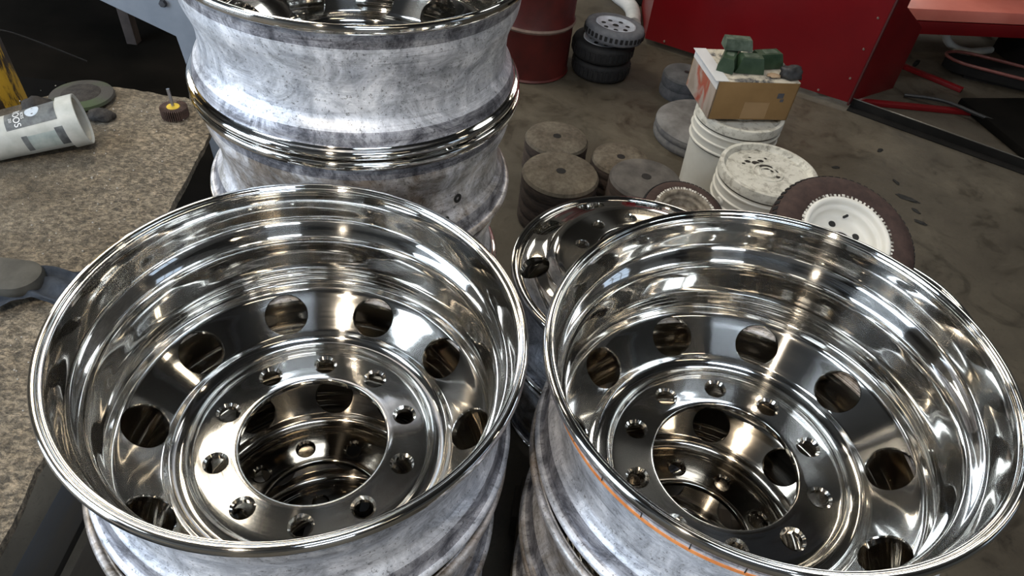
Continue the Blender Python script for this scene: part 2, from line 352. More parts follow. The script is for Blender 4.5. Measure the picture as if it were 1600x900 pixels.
def make_disc(shift, deep, mid=False):
    # mid=True: the disc sits half way down the drop well, with larger hand holes
    mr = lambda r: r - (.0180 * min(max((r - .17) / .10, 0), 1) if mid else 0)
    mz = .052 if mid else 0; dz_ = deep; new = deep == .012
    def sh(p):
        t = min(max((.268 - p[0]) / .055, 0), 1); t = t * t * (3 - 2 * t)
        a = min(max((.277 - p[0]) / .032, 0), 1); a = a * a * (3 - 2 * a); c = min(max((.225 - p[0]) / .05, 0), 1); c = c * c * (3 - 2 * c)
        return (mr(p[0]), W - (p[1] - shift * t + (0 if new else deep) * a * (1 - .8 * c)) + mz)
    F = [sh(p) for p in smooth_profile(FRONT_D if deep == .012 else FRONT, 4)]; K = [sh(p) for p in smooth_profile(BACK_D if deep == .012 else BACK, 4)]; PR = F + K
    nn = len(PR); nrm = []
    for i in range(nn):
        a = Vector(PR[(i - 1) % nn]); b = Vector(PR[(i + 1) % nn]); d = (b - a).normalized(); nrm.append(Vector((-d.y, d.x)))
    # orient outward: front (i small) must point up
    if nrm[len(F) // 2].y < 0: nrm = [-q for q in nrm]
    me = revolve(PR, 160, closed=True, matf=lambda i: 1 if PR[i][0] < .176 and PR[(i + 1) % nn][0] < .176 else 0)
    bm = bmesh.new(); bm.from_mesh(me); bmesh.ops.recalc_face_normals(bm, faces=bm.faces); bm.to_mesh(me); bm.free()
    ob = bpy.data.objects.new('tmp', me); COL.objects.link(ob)
    # cutters: ten bolt holes with countersinks, ten round hand holes square to the sloping part
    cb = bmesh.new(); axes = []
    def cutter(prof, Mx, n):
        m2 = revolve(prof, n); b2 = bmesh.new(); b2.from_mesh(m2); bmesh.ops.remove_doubles(b2, verts=b2.verts, dist=1e-6)
        bmesh.ops.recalc_face_normals(b2, faces=b2.faces); bmesh.ops.transform(b2, matrix=Mx, verts=b2.verts)
        b2.to_mesh(m2); b2.free(); cb.from_mesh(m2); bpy.data.meshes.remove(m2)
    zf = W - .263 + shift - deep * .2 + mz; zb = W - .277 + shift - deep * .2 + mz
    for k in range(10):
        th = k * PI / 5; R = Matrix.Rotation(th, 4, 'Z')
        Mx = R @ Matrix.Translation((.14288, 0, 0)); axes.append((Mx.to_translation(), Vector((0, 0, 1)), .019))
        cutter([(0, zb - .02), (.0165, zb - .02), (.0165, zb - .0001), (.0145, zb + .0018), (.0145, zf - .0035), (.0185, zf + .0001), (.0185, zf + .02), (0, zf + .02)], Mx, 32)
        th = (k + .5) * PI / 5; R = Matrix.Rotation(th, 4, 'Z')
        zc = W - .2245 + shift * .55 - deep + mz; hr = .0385 if mid else .0345
        Mx = R @ Matrix.Translation((mr(.2385) - (.004 if mid else 0), 0, zc)) @ Matrix.Rotation(math.radians(-37), 4, 'Y')
        axes.append((Mx.to_translation(), (Mx.to_3x3() @ Vector((0, 0, 1))).normalized(), .0390))
        cutter([(0, -.05), (hr, -.05), (hr, -.0012), (hr + .0013, .0006), (hr + .0013, .05), (0, .05)], Mx, 48)
    cm = bpy.data.meshes.new('cut'); cb.to_mesh(cm); cb.free(); co = bpy.data.objects.new('cut', cm); COL.objects.link(co)
    md = ob.modifiers.new('b', 'BOOLEAN'); md.operation = 'DIFFERENCE'; md.object = co; md.solver = 'EXACT'
    dg = bpy.context.evaluated_depsgraph_get(); dg.update()
    out = bpy.data.meshes.new_from_object(ob.evaluated_get(dg)); bpy.data.objects.remove(ob); bpy.data.objects.remove(co)
    out.name = 'disc'
    # exact normals of the turned surface, so mirror reflections stay clean
    Vp = [Vector(p) for p in PR]
    def anal(r, z, fn):
        best = 1e9; bn = None
        for i in range(nn):
            a = Vp[i]; b = Vp[(i + 1) % nn]; ab = b - a; t = max(0, min(1, ((r - a.x) * ab.x + (z - a.y) * ab.y) / max(ab.length_squared, 1e-12)))
            q = a + ab * t; d = (q.x - r) ** 2 + (q.y - z) ** 2
            if d < best: best = d; bn = nrm[i] * (1 - t) + nrm[(i + 1) % nn] * t
        return bn
    cache = {}; loops = [None] * len(out.loops)
    for p in out.polygons:
        c = p.center; fn = p.normal; r = math.hypot(c.x, c.y)
        key = (round(r, 5), round(c.z, 5))
        if key not in cache: cache[key] = anal(r, c.z, fn)
        a = cache[key]; av = Vector((a.x * c.x / r, a.x * c.y / r, a.y)).normalized()
        hole = av.dot(fn) < .93
        for li in p.loop_indices:
            v = out.vertices[out.loops[li].vertex_index].co
            if not hole:
                rv = math.hypot(v.x, v.y); k2 = (round(rv, 5), round(v.z, 5))
                if k2 not in cache: cache[k2] = anal(rv, v.z, fn)
                a2 = cache[k2]; loops[li] = Vector((a2.x * v.x / rv, a2.x * v.y / rv, a2.y)).normalized()
                if loops[li].dot(fn) < .5: loops[li] = fn.copy()
            else:
                bd = 1e9; ax = None
                for (o_, d_, rr) in axes:
                    e = v - o_; e = e - d_ * e.dot(d_)
                    if e.length < bd: bd = e.length; ax = (e, d_, rr)
                if bd < ax[2] + .004 and abs(fn.dot(ax[1])) < .85:
                    s = fn.dot(ax[1]); nv = (-ax[0].normalized() * math.sqrt(max(0, 1 - s * s)) + ax[1] * s)
                    loops[li] = nv if nv.dot(fn) > .5 else fn.copy()
                else: loops[li] = fn.copy()
    out.polygons.foreach_set('use_smooth', [True] * len(out.polygons))
    out.normals_split_custom_set([tuple(x) for x in loops])
    out.materials.clear()
    for m in (M_disc, M_hub): out.materials.append(m)
    return out
rim_a = make_rim(M_raw); rim_b = make_rim(M_raw_warm); rim_old = make_rim(M_raw_warm, M_pol_old, 0); rim_face = make_rim(M_raw, None, 2); rim_dull = make_rim(M_raw_warm, None, 0)
disc_deep = make_disc(0.0, .012); disc_face = make_disc(.016, 0.0); disc_mid = make_disc(0.0, .004, True)
disc_old = disc_deep.copy(); disc_old.materials[0] = M_pol_old; disc_old.materials[1] = M_hub_old; disc_old.name = 'disc'

def truck_wheel(label, base, nrm, face_up=False, spin=0., rim=rim_a, group=None, disc=None):
    """base = centre of the lower rim plane; nrm = axis pointing up"""
    n = Vector(nrm).normalized(); q = Vector((0, 0, 1)).rotation_difference(n)
    t = thing('truck_wheel', label, 'wheel', base, (0, 0, 0), group)
    t.rotation_mode = 'QUATERNION'; t.rotation_quaternion = q
    for nm, me in (('rim', rim), ('disc', disc or (disc_face if face_up else disc_deep))):
        o = meshobj(nm, me, None, t)
        if face_up: o.rotation_euler = (PI, 0, spin); o.location = (0, 0, W)
        else: o.rotation_euler = (0, 0, spin)
    return t
def down(c, n, k): return Vector(c) - Vector(n).normalized() * k
PITCH = W + .0015
# left front stack: three wheels, dish side up
CL = Vector((-.2658, .5819, .8340)); NL = (.0324, -.0163, .9993)
l1 = truck_wheel('mirror-polished ten-hole aluminium truck wheel, dish up, on top of the front left stack', down(CL, NL, W), NL, spin=.471, rim=rim_a)
l2 = truck_wheel('polished dish-up truck wheel just under the top one of the front left stack', down(CL, NL, W + PITCH + .006) + Vector((0, -.018, 0)), NL, spin=.166, rim=rim_old, disc=disc_old)
l3 = truck_wheel('lowest dish-up truck wheel of the front left stack, on the timber pallet', down(CL, NL, W + 2 * PITCH + .012) + Vector((0, -.012, 0)), NL, spin=.1, rim=rim_old, disc=disc_old)
CR = Vector((.3460, .6168, .8582)); NR = (-.0604, -.0088, .9981)
r1 = truck_wheel('mirror-polished truck wheel tilted to the left, dish up, on top of the front right stack', down(CR, NR, W), NR, spin=.294, rim=rim_a)
NR2 = (-.035, -.005, 1); base2 = down(CR, NR, W)
r2 = truck_wheel('dirty-lipped dish-up truck wheel right under the tilted one of the front right stack', down(base2, NR2, PITCH + .010) + Vector((-.006, -.014, 0)), NR2, spin=.359, rim=rim_old, disc=disc_old)
r3 = truck_wheel('lowest dish-up truck wheel of the front right stack, on the timber pallet', down(base2, NR2, 2 * PITCH + .016) + Vector((-.008, -.016, 0)), NR2, spin=.5, rim=rim_old, disc=disc_old)
# back stack: four wheels, dish side up
CB = Vector((-.3287, 1.1806, 1.0943)); NB = (.0179, -.0072, .9998)
BL = ['dish-up truck wheel with raw grey barrel, topmost of the tall back stack',
      'second truck wheel from the top of the tall back stack, barrel with valve hole',
      'third truck wheel from the top of the tall back stack, mostly hidden',
      'bottom truck wheel of the tall back stack, hidden behind the front wheels']
bw = []
for k in range(4):
    bw.append(truck_wheel(BL[k], down(CB, NB, W + k * PITCH) + Vector((.004 * math.sin(k * 2.1), .003 * math.cos(k * 3), 0)), NB, False, spin=(.095, .8, .3, .1)[k], disc=disc_mid, rim=(rim_face, rim_b)[k % 2]))
# short stack behind: two wheels, face up, and one lone wheel on the floor at the right
CS = Vector((.2883, 1.2027, .4549)); NS = (-.0084, .0193, .9998)
s1 = truck_wheel('polished face-up truck wheel between the two front stacks, top of its low pair', down(CS, NS, W), NS, True, spin=.496, rim=rim_face)
s2 = truck_wheel('lower truck wheel of the low pair between the two front stacks', down(CS, NS, W + PITCH), NS, True, spin=.6, rim=rim_b)
lw = truck_wheel('single truck wheel lying on the floor under the white-rimmed tyre', (.995, 1.430, .001), (0, 0, 1), True, spin=.2, rim=rim_face)
# orange line and scribed ticks on the barrel of the tilted wheel
M_orange = noisy('orange_marker', (.55, .16, .03), (.75, .28, .08), 60, .6)
M_black = mat('black_paint', (.01, .01, .01), .5)
ol = lathe('marker_line', [(.2846, W - .0460), (.2853, W - .0460), (.2846, W - .0530), (.2838, W - .0530)], M_orange, r1, 60, arc=(math.radians(176), math.radians(262)), closed=True)
ol['label'] = 'orange painted line round the barrel'
for k in range(7):
    a = math.radians(184 + 12 * k)
    tk = box('scribed_tick', (.2853 * math.cos(a), .2853 * math.sin(a), W - .040), (.0006, .0012, .014), M_black, r1, a, 0)
# valve hole in the second back wheel
for (a, z, r) in ((-38, .085, .006), (-44, .055, .003)):
    a = math.radians(a); rr = .2705 if z > .07 else .276
    vh = lathe('valve_hole', [(r * .6, -.001), (r * .6, .0006), (r, .0016), (r * 1.5, .0004), (r * 1.5, -.001)], M_black, bw[1], 20, closed=True)
    vh.location = (rr * math.cos(a), rr * math.sin(a), z); vh.rotation_mode = 'QUATERNION'
    vh.rotation_quaternion = Vector((math.cos(a), math.sin(a), .1)).to_track_quat('Z', 'Y')

# ---------------------------------------------------------------- pallets under the front stacks
M_blue = noisy('worn_blue_timber', (.02, .035, .06), (.05, .045, .038), 9, .8, stretch=(1, .15, 1))
M_timber = noisy('dark_timber', (.030, .024, .018), (.075, .062, .045), 9, .85, stretch=(1, .15, 1))
def pallet(name_label, loc, rz, nb, L, Wd, h, mats):
    t = thing('pallet', name_label, 'pallet', loc, (0, 0, rz))
    for k in range(nb):
        x = -Wd / 2 + Wd * (k + .5) / nb
        box('board', (x, 0, h - .011), (Wd / nb * .74, L, .022), mats[k % len(mats)], t, 0, .003)
    for y in (-L / 2 + .05, 0, L / 2 - .05): box('bearer', (0, y, (h - .022) / 2), (Wd, .08, h - .022), M_timber, t, 0, .003)
    return t
pallet('dark timber pallet with worn blue boards under the front left stack', (-.53, .44, 0), .06, 7, .78, .74, .092, [M_blue, M_timber, M_timber])
pallet('dark timber pallet under the front right stack', (.40, .47, 0), -.04, 7, .72, .70, .110, [M_timber])
pallet('dark timber pallet under the tall back stack', (-.34, 1.22, 0), 0, 6, .58, .56, .158, [M_timber])

# ================================================================ the stone bench on the left
M_slab = mat('crusted_stone', (.3, .27, .22), .85)
v = mapped(M_slab); n1 = noise_tex(M_slab, v, 2.2, 6, .6); n2 = noise_tex(M_slab, v, 55, 5, .75); n3 = noise_tex(M_slab, v, 140, 3, .6); n4 = noise_tex(M_slab, v, 12, 6, .7)
c = ramp(M_slab, n1, [(.35, (.066, .053, .035)), (.65, (.108, .091, .066))])
c = mixc(M_slab, .38, c, ramp(M_slab, n2, [(.36, (.45, .43, .40)), (.52, (1, 1, 1)), (.64, (2.3, 2.2, 2.1))]), 'MULTIPLY')
c = mixc(M_slab, .6, c, ramp(M_slab, n4, [(.38, (.55, .52, .46)), (.6, (1.15, 1.15, 1.15))]), 'MULTIPLY')
sx = nd(M_slab, 'ShaderNodeSeparateXYZ'); lk(M_slab, v, sx.inputs[0])
g_ = nd(M_slab, 'ShaderNodeMapRange'); g_.inputs[1].default_value = .0; g_.inputs[2].default_value = .42; lk(M_slab, sx.outputs[0], g_.inputs[0])
fl = noise_tex(M_slab, mapped(M_slab, 'Object', (1, 1.6, 1)), 85, 6, .8, .6)
c = mixc(M_slab, g_.outputs[0], c, mixc(M_slab, 1.0, c, ramp(M_slab, fl, [(.38, (.45, .44, .43)), (.48, (1.3, 1.3, 1.32)), (.58, (3.0, 3.0, 3.1))]), 'MULTIPLY'))
lk(M_slab, c, bsdf(M_slab).inputs['Base Color'])
lk(M_slab, bump(M_slab, n3, .6, .003, bump(M_slab, n2, .9, .006)), bsdf(M_slab).inputs['Normal'])
bench = thing('stone_bench', 'low stone slab bench crusted with grinding grit, left of the wheel stacks', 'bench', (-1.15, .75, 0))
def slab_top():
    HS = .65; bm = bmesh.new(); nx, ny = 110, 130
    # right edge runs from (-.594,.30) to (-.711,1.295); far edge bows to (-1.7,1.40)
    grid = []
    for j in range(ny + 1):
        row = []
        t = j / ny; y = -.25 + t * (1.385 + .25)
        xe = -.560 - .118 * (y - .30) / .93 - (.035 * max(0, (t - .955) / .045) ** 2)
        xe += .006 * noise.noise(Vector((0, y * 9, 0))) + .003 * noise.noise(Vector((0, y * 40, 3)))
        for i in range(nx + 1):
            s = i / nx; x = -1.95 + s * (xe + 1.95)
            yf = 1.385 - 1.3 * max(0, -1.03 - x) - .06 * max(0, (x + .80) / .1) + .010 * noise.noise(Vector((x * 9, 0, 1))); yf = max(yf, .95); yy = -.25 + t * (yf + .25)
            wgt = max(0, noise.noise(Vector((x * 2.1, y * 2.1, 4))) + .35)
            z = HS + wgt * (.0045 * noise.noise(Vector((x * 55, y * 55, 0))) + .003 * noise.noise(Vector((x * 120, y * 120, 5)))) + .004 * noise.noise(Vector((x * 5, y * 5, 8)))
            row.append(bm.verts.new((x + 1.15, yy - .75, z)))
        grid.append(row)
    for j in range(ny):
        for i in range(nx): bm.faces.new((grid[j][i], grid[j][i + 1], grid[j + 1][i + 1], grid[j + 1][i]))
    edge = [e for e in bm.edges if len(e.link_faces) == 1]
    r = bmesh.ops.extrude_edge_only(bm, edges=edge)
    vs = [g for g in r['geom'] if isinstance(g, bmesh.types.BMVert)]
    for q in vs: q.co.z = .632; q.co.x -= .003
    return bm_obj('slab', bm, M_slab, bench, ang=50)
slab_top()
M_block = noisy('concrete_block', (.05, .045, .04), (.09, .08, .07), 25, .9)
for (x, y) in ((.15, -.55), (.15, .35), (-.45, -.55), (-.45, .1)): box('pier', (x, y, .315), (.2, .2, .630), M_block, bench, 0, .006)

# white tub lying on its side on the bench
M_tub = noisy('white_plastic', (.36, .37, .34), (.50, .51, .48), 22, .45, bstr=.05)
M_tubin = noisy('tub_inside', (.36, .34, .28), (.5, .48, .42), 20, .6)
M_lab = noisy('label_print', (.05, .055, .06), (.16, .17, .17), 40, .5, bstr=0)
M_pale = noisy('label_pale', (.35, .42, .50), (.55, .6, .66), 60, .5, bstr=0)
M_grn = noisy('label_pale_green', (.22, .27, .26), (.38, .42, .40), 30, .5, bstr=0)
tub_dir = Vector((.150, .086, 0)).normalized()
TL = .185; R0, R1 = .036, .0465
tub = thing('plastic_tub', 'white plastic tub with dark printed label lying on its side on the stone bench', 'tub')
tilt = math.asin((R1 + .003 - R0) / TL)
mo = Vector((-.893, 1.155, .653 + R1 + .012)); zax = Vector((tub_dir.x, tub_dir.y, math.sin(tilt) + .065)).normalized()
xax = Vector((0, 0, 1)); xax = (xax - zax * xax.dot(zax)).normalized(); yax = zax.cross(xax)
tub.matrix_world = Matrix.Translation(mo - zax * TL) @ Matrix((xax, yax, zax)).transposed().to_4x4()
def tr(z): return R0 + (R1 - R0) * z / TL
lathe('body', [(0, .003), (R0 - .002, .003), (R0 - .001, 0), (R0 + .001, .002), (tr(TL - .03), TL - .03), (R1 - .0012, TL - .004), (R1 - .004, TL - .004), (tr(.01) - .004, .008), (0, .008)], M_tub, tub, 64)
lathe('rim_band', [(R1 - .004, TL - .03), (R1 + .0032, TL - .029), (R1 + .0038, TL), (R1 + .0018, TL + .001), (R1 - .003, TL - .003)], M_tub, tub, 64)
lathe('inner_wall', [(R1 - .0042, TL - .003), (tr(.01) - .0042, .0085), (0, .0085)], M_tubin, tub, 48)
def tub_patch(name, z0, z1, a0, a1, m, off=.0006):
    bm = bmesh.new(); n = 14; rows = []
    for j in range(5):
        z = z0 + (z1 - z0) * j / 4; rows.append([bm.verts.new(((tr(z) + off) * math.cos(a), (tr(z) + off) * math.sin(a), z)) for a in [a0 + (a1 - a0) * k / n for k in range(n + 1)]])
    for A, B in zip(rows, rows[1:]):
        for k in range(n): bm.faces.new((A[k], A[k + 1], B[k + 1], B[k]))
    return bm_obj(name, bm, m, tub)
# angle 0 = upward, positive turns towards +yax ; the camera sees the side at negative/positive depending on yax
sgn = 1 if yax.dot(Vector((0, -1, 0))) > 0 else -1
def A(d): return math.radians(d) * sgn
tub_patch('label_panel', .062, .152, A(-28), A(48), M_lab)
tub_patch('label_panel', .084, .152, A(72), A(118), M_grn)
tub_patch('label_panel', .140, .158, A(66), A(118), M_lab, .0008)
tub_patch('label_panel', .080, .090, A(70), A(118), M_lab, .0008)
bm = bmesh.new(); rings = []
for k in range(25):
    a = 2 * PI * k / 24; zc = .112 + .013 * math.cos(a); an = A(5 + 20 * math.sin(a)); rings.append(bm.verts.new(((tr(zc) + .001) * math.cos(an), (tr(zc) + .001) * math.sin(an), zc)))
cv = bm.verts.new(((tr(.112) + .0014) * math.cos(A(5)), (tr(.112) + .0014) * math.sin(A(5)), .112))
for k in range(24): bm.faces.new((cv, rings[k], rings[k + 1]))
bm_obj('label_emblem', bm, M_pale, tub)
def tub_text(body, size, z, a_mid, m, off=.0012):
    cu = bpy.data.curves.new('t', 'FONT'); cu.body = body; cu.size = size; cu.align_x = 'CENTER'; cu.align_y = 'CENTER'; cu.extrude = .0001
    to = bpy.data.objects.new('t', cu); COL.objects.link(to); dg = bpy.context.evaluated_depsgraph_get(); dg.update()
    me = bpy.data.meshes.new_from_object(to.evaluated_get(dg)); bpy.data.objects.remove(to)
    for q in me.vertices:
        zz = z + q.co.y * 1.0; an = A(a_mid) + sgn * (q.co.x) / tr(z); rr = tr(zz) + off + q.co.z
        q.co = (rr * math.cos(an), rr * math.sin(an), zz)
    return meshobj('label_lettering', me, m, tub)
M_white = mat('white_print', (.7, .72, .72), .5)
tub_text('ROOS', .017, .083, 12, M_white); tub_text('BOSS', .008, .094, 12, M_white); tub_text('250', .007, .072, 20, M_white)

# abrasive mandrel disc standing on the bench
M_yel = noisy('yellow_plastic', (.55, .38, .02), (.68, .48, .04), 60, .5)
M_rub = noisy('worn_abrasive', (.055, .035, .028), (.10, .06, .05), 60, .95, bstr=.6)
M_shank = mat('shank_steel', (.55, .56, .6), .3, 1)
fw = thing('flap_wheel', 'small brown flap wheel with yellow centre and steel shank upright at the bench corner', 'grinding tool', (-.785, 1.300, .652))
bm = bmesh.new()
for k in range(40):
    a = 2 * PI * k / 40
    add_box(bm, (.017 * math.cos(a), .017 * math.sin(a), .011), (.024, .0016, .022), rot=Matrix.Rotation(a + .35, 3, 'Z'))
bm_obj('flaps', bm, M_rub, fw, smooth=False)
lathe('centre_washer', [(0, .0235), (.0130, .023), (.0145, .021), (.0145, .019), (0, .019)], M_yel, fw, 32)
tube('shank', [(0, 0, .022), (-.003, .003, .062)], .0035, M_shank, fw, n=12, sub=1)
# worn disc, stones, rag, dark tool
M_stone = noisy('dark_slag', (.010, .008, .007), (.035, .03, .026), 70, .85, bstr=.8)
def lump(name, label, cat, loc, size, m, seed, amp=.25, parent=None, rz=0):
    bm = bmesh.new(); bmesh.ops.create_icosphere(bm, subdivisions=3, radius=1)
    for q in bm.verts:
        d = 1 + amp * noise.noise(q.co * 1.6 + Vector((seed, 0, 0))) + amp * .5 * noise.noise(q.co * 4 + Vector((seed, 3, 0)))
        q.co = Vector((q.co.x * size[0], q.co.y * size[1], max(q.co.z, -.55) * size[2])) * d
    lo = min(q.co.z for q in bm.verts)
    for q in bm.verts: q.co.z -= lo
    o = bm_obj(name, bm, m, None, ang=60); o.location = loc; o.rotation_euler = (0, 0, rz); return tag(o, label, cat)
gd = thing('abrasive_disc', 'flat grey worn abrasive disc with dark middle and greenish edge, behind the white tub', 'grinding disc', (-1.000, 1.318, .655))
M_gd = mat('worn_disc', (.14, .13, .12), .9); v = mapped(M_gd)
lk(M_gd, mixc(M_gd, ramp(M_gd, noise_tex(M_gd, mapped(M_gd), 9, 3, .5), [(.45, (0,) * 3), (.6, (1,) * 3)]), (.050, .047, .042), (.045, .065, .030)), bsdf(M_gd).inputs['Base Color'])
lk(M_gd, bump(M_gd, noise_tex(M_gd, v, 90), .5, .003), bsdf(M_gd).inputs['Normal'])
lathe('disc_body', [(0, 0), (.062, 0), (.066, .004), (.064, .010), (.05, .013), (0, .013)], M_gd, gd, 40)
lathe('dark_middle', [(0, .0145), (.038, .0142), (.041, .0125), (0, .0125)], M_stone, gd, 32)
lump('slag_lump', 'dark slag lump with pale specks right beside the yellow post', 'stone', (-1.045, 1.235, .652), (.035, .025, .025), M_stone, 1)
lump('slag_lump', 'small dark slag lump between the white tub and the worn disc', 'stone', (-.995, 1.235, .652), (.025, .018, .018), M_stone, 5)
lump('slag_lump', 'dark flat slag lump on the bench right of the tub mouth', 'stone', (-.925, 1.255, .652), (.03, .02, .012), M_stone, 9)
M_crumb = noisy('pale_crumbs', (.30, .28, .24), (.45, .43, .40), 90, .9)
bm = bmesh.new()
for k in range(260):
    if k < 60: x, y = random.gauss(-1.01, .05), random.gauss(1.29, .035)
    else:
        y = random.uniform(.2, 1.33); x = -.60 - .118 * (y - .3) / .93 - abs(random.gauss(0, .14)) - .02
    s = random.uniform(.0007, .0018); r = bmesh.ops.create_icosphere(bm, subdivisions=1, radius=s)['verts']
    bmesh.ops.translate(bm, vec=(x, y, .653 if k > 60 else .660), verts=r)
tag(bm_obj('grit_crumbs', bm, M_crumb), 'pale grinding crumbs scattered over the stone bench', 'grit', kind='stuff')
M_rag = noisy('blue_grey_rag', (.045, .055, .075), (.085, .10, .125), 50, .95, bstr=.6)
bm = bmesh.new(); g = []
for j in range(31):
    row = []
    for i in range(31):
        s, t = i / 30 - .5, j / 30 - .5
        x = s * .20 + .02 * math.sin(t * 7); y = t * .085 + .012 * math.sin(s * 9 + 1)
        z = .006 + .010 * (math.sin(t * 22 + s * 5) * .5 + .5) * (1 - 1.2 * abs(s)) + .003 * noise.noise(Vector((x * 60, y * 60, 0)))
        row.append(bm.verts.new((x, y, z)))
    g.append(row)
for j in range(30):
    for i in range(30): bm.faces.new((g[j][i], g[j][i + 1], g[j + 1][i + 1], g[j + 1][i]))
r = bmesh.ops.solidify(bm, geom=bm.faces[:], thickness=.003)
rag = bm_obj('rag', bm, M_rag, ang=80); rag.location = (-.775, .735, .655); rag.rotation_euler = (0, 0, .25)
tag(rag, 'blue-grey rag lying creased on the stone bench beside the front left stack', 'rag')
M_dk = noisy('dark_rubber', (.030, .028, .022), (.055, .052, .042), 30, .7, bstr=.2)
dt = thing('rubber_pad', 'dark round-ended rubber pad lying on the bench at the left edge of the picture', 'pad', (-.845, .742, .652))
bm = bmesh.new(); n = 28; pts = []
for k in range(n):
    a = -PI / 2 + PI * k / (n - 1); pts.append((.055 + .036 * math.cos(a), .036 * math.sin(a)))
pts += [(-.12, .052), (-.14, -.045)]
vs = [bm.verts.new((x, y, 0)) for x, y in pts]; f = bm.faces.new(vs); r = bmesh.ops.extrude_face_region(bm, geom=[f]); bmesh.ops.translate(bm, vec=(0, 0, .028), verts=[q for q in r['geom'] if isinstance(q, bmesh.types.BMVert)])
bm_obj('pad_body', bm, M_dk, dt, bev=.009); dt.rotation_euler = (0, 0, .1)
lathe('pad_button', [(0, .031), (.012, .0305), (.014, .027), (0, .027)], M_dk, dt, 24).location = (-.03, 0, 0)

# ================================================================ behind the bench, left
M_post = mat('chipped_yellow', (.5, .3, .02), .6); v = mapped(M_post, 'Object', (1, 1, .25)); n = noise_tex(M_post, v, 24, 6, .7)
lk(M_post, ramp(M_post, n, [(.44, (.03, .018, .008)), (.50, (.42, .25, .015)), (.75, (.52, .33, .03))]), bsdf(M_post).inputs['Base Color'])
post = thing('bollard', 'yellow steel post with chipped rusty paint behind the white tub', 'post', (-1.225, 1.31, 0), (0, math.radians(-1), 0))
lathe('post_tube', [(0, 0), (.085, 0), (.085, 1.25), (.075, 1.27), (0, 1.27)], M_post, post, 40)
lathe('foot_plate', [(0, 0), (.13, 0), (.13, .012), (0, .012)], M_steel, post, 24)
M_wire = mat('black_wire', (.012, .012, .012), .5)
wr = tube('wire', [(-1.02, 1.40, .70), (-1.085, 1.30, .80), (-1.10, 1.24, .83), (-1.18, 1.205, .84), (-1.28, 1.26, .85)], .002, M_wire, n=6); tag(wr, 'black wire looped round the yellow post', 'wire')
M_grey = noisy('blue_grey_paint', (.16, .18, .21), (.20, .22, .25), 10, .45, bstr=.1)
mg = thing('machine_stand', 'blue-grey painted steel machine stand behind the tall back stack', 'machine', (-.9, 1.95, 0))
prism('side_plate', [(-1.0, 0, 1.28), (-1.0, 0, .83), (-.414, 0, .591), (-.207, 0, .507), (-.196, 0, .40), (-.18, 0, 0), (.10, 0, 0), (.10, 0, 1.28)], (0, .03, 0), M_grey, mg, .003)
box('back_post', (.05, .20, .6), (.08, .3, 1.2), M_grey, mg)
lathe('bolt', [(0, .012), (.010, .011), (.012, 0), (0, 0)], M_steel, mg, 6).matrix_local = Matrix.Translation((-.219, 0, .607)) @ Matrix.Rotation(PI / 2, 4, 'X')
M_dark = noisy('oily_black_metal', (.006, .006, .006), (.014, .013, .012), 6, .85, bstr=.1, spec=.15)
tb = thing('steel_table', 'black steel table with square leg in the dark upper left corner', 'table', (-2.3, 3.0, 0))
box('table_top', (-.1, .2, .80), (1.5, .9, .05), M_dark, tb)
for (x, y) in ((-.78, -.18), (.5, -.18), (-.78, .58), (.5, .58)): box('leg', (x, y, .39), (.045, .045, .775), noisy('rusty_leg', (.06, .045, .04), (.09, .07, .06), 20, .8), tb)
M_near_black = noisy('near_black_matte', (.004, .004, .0036), (.009, .008, .007), 3, 1.0, bstr=.1, spec=.04)  # near-black; on the floor sheet it stands in for shade
dp = box('shade_sheet', (-2.30, 2.75, .006), (3.1, 2.5, .012), M_near_black, None, .03, .002); tag(dp, 'large black sheet standing in for shade on the floor behind the stone bench', 'mat')  # added sheet: the shade over this floor is put into its black colour
dp2 = box('dark_sheet', (-2.05, 1.62, .31), (1.3, .4, .02), M_near_black, None, .05, .002, rot=Matrix.Rotation(math.radians(22), 3, 'X')); tag(dp2, 'black sheet sloping down behind the stone bench', 'sheet')  # sloping sheet, near-black all over
pbk = box('timber_block', (-2.05, 1.73, .165), (1.0, .1, .305), M_timber, None, 0); tag(pbk, 'dark timber beam holding up the sloping black sheet', 'block')

# ================================================================ drum, cart tyres, hose
M_red = noisy('dull_red_paint', (.055, .008, .007), (.10, .012, .010), 9, .5, bstr=.1)
dr = thing('steel_drum', 'dull red steel drum with rolled hoops beside the tall back stack', 'drum', (-.058, 3.10, 0))
RD = .185; prof = [(0, 0), (RD, 0), (RD + .006, .006), (RD, .014)]
for z in (.24, .50): prof += [(RD, z - .02), (RD + .006, z - .008), (RD + .008, z), (RD + .006, z + .008), (RD, z + .02)]
prof += [(RD, .74), (RD + .006, .745), (RD + .006, .755), (RD - .004, .755), (RD - .006, .742), (0, .742)]
lathe('shell', prof, M_red, dr, 64)
lathe('hoop', [(RD + .006, .231), (RD + .0105, .240), (RD + .006, .249)], noisy('rubbed_hoop', (.16, .11, .09), (.22, .16, .13), 30, .6), dr, 64)
lathe('bung', [(0, .755), (.025, .755), (.028, .742), (0, .742)], M_steel, dr, 16).location = (.09, -.05, 0)

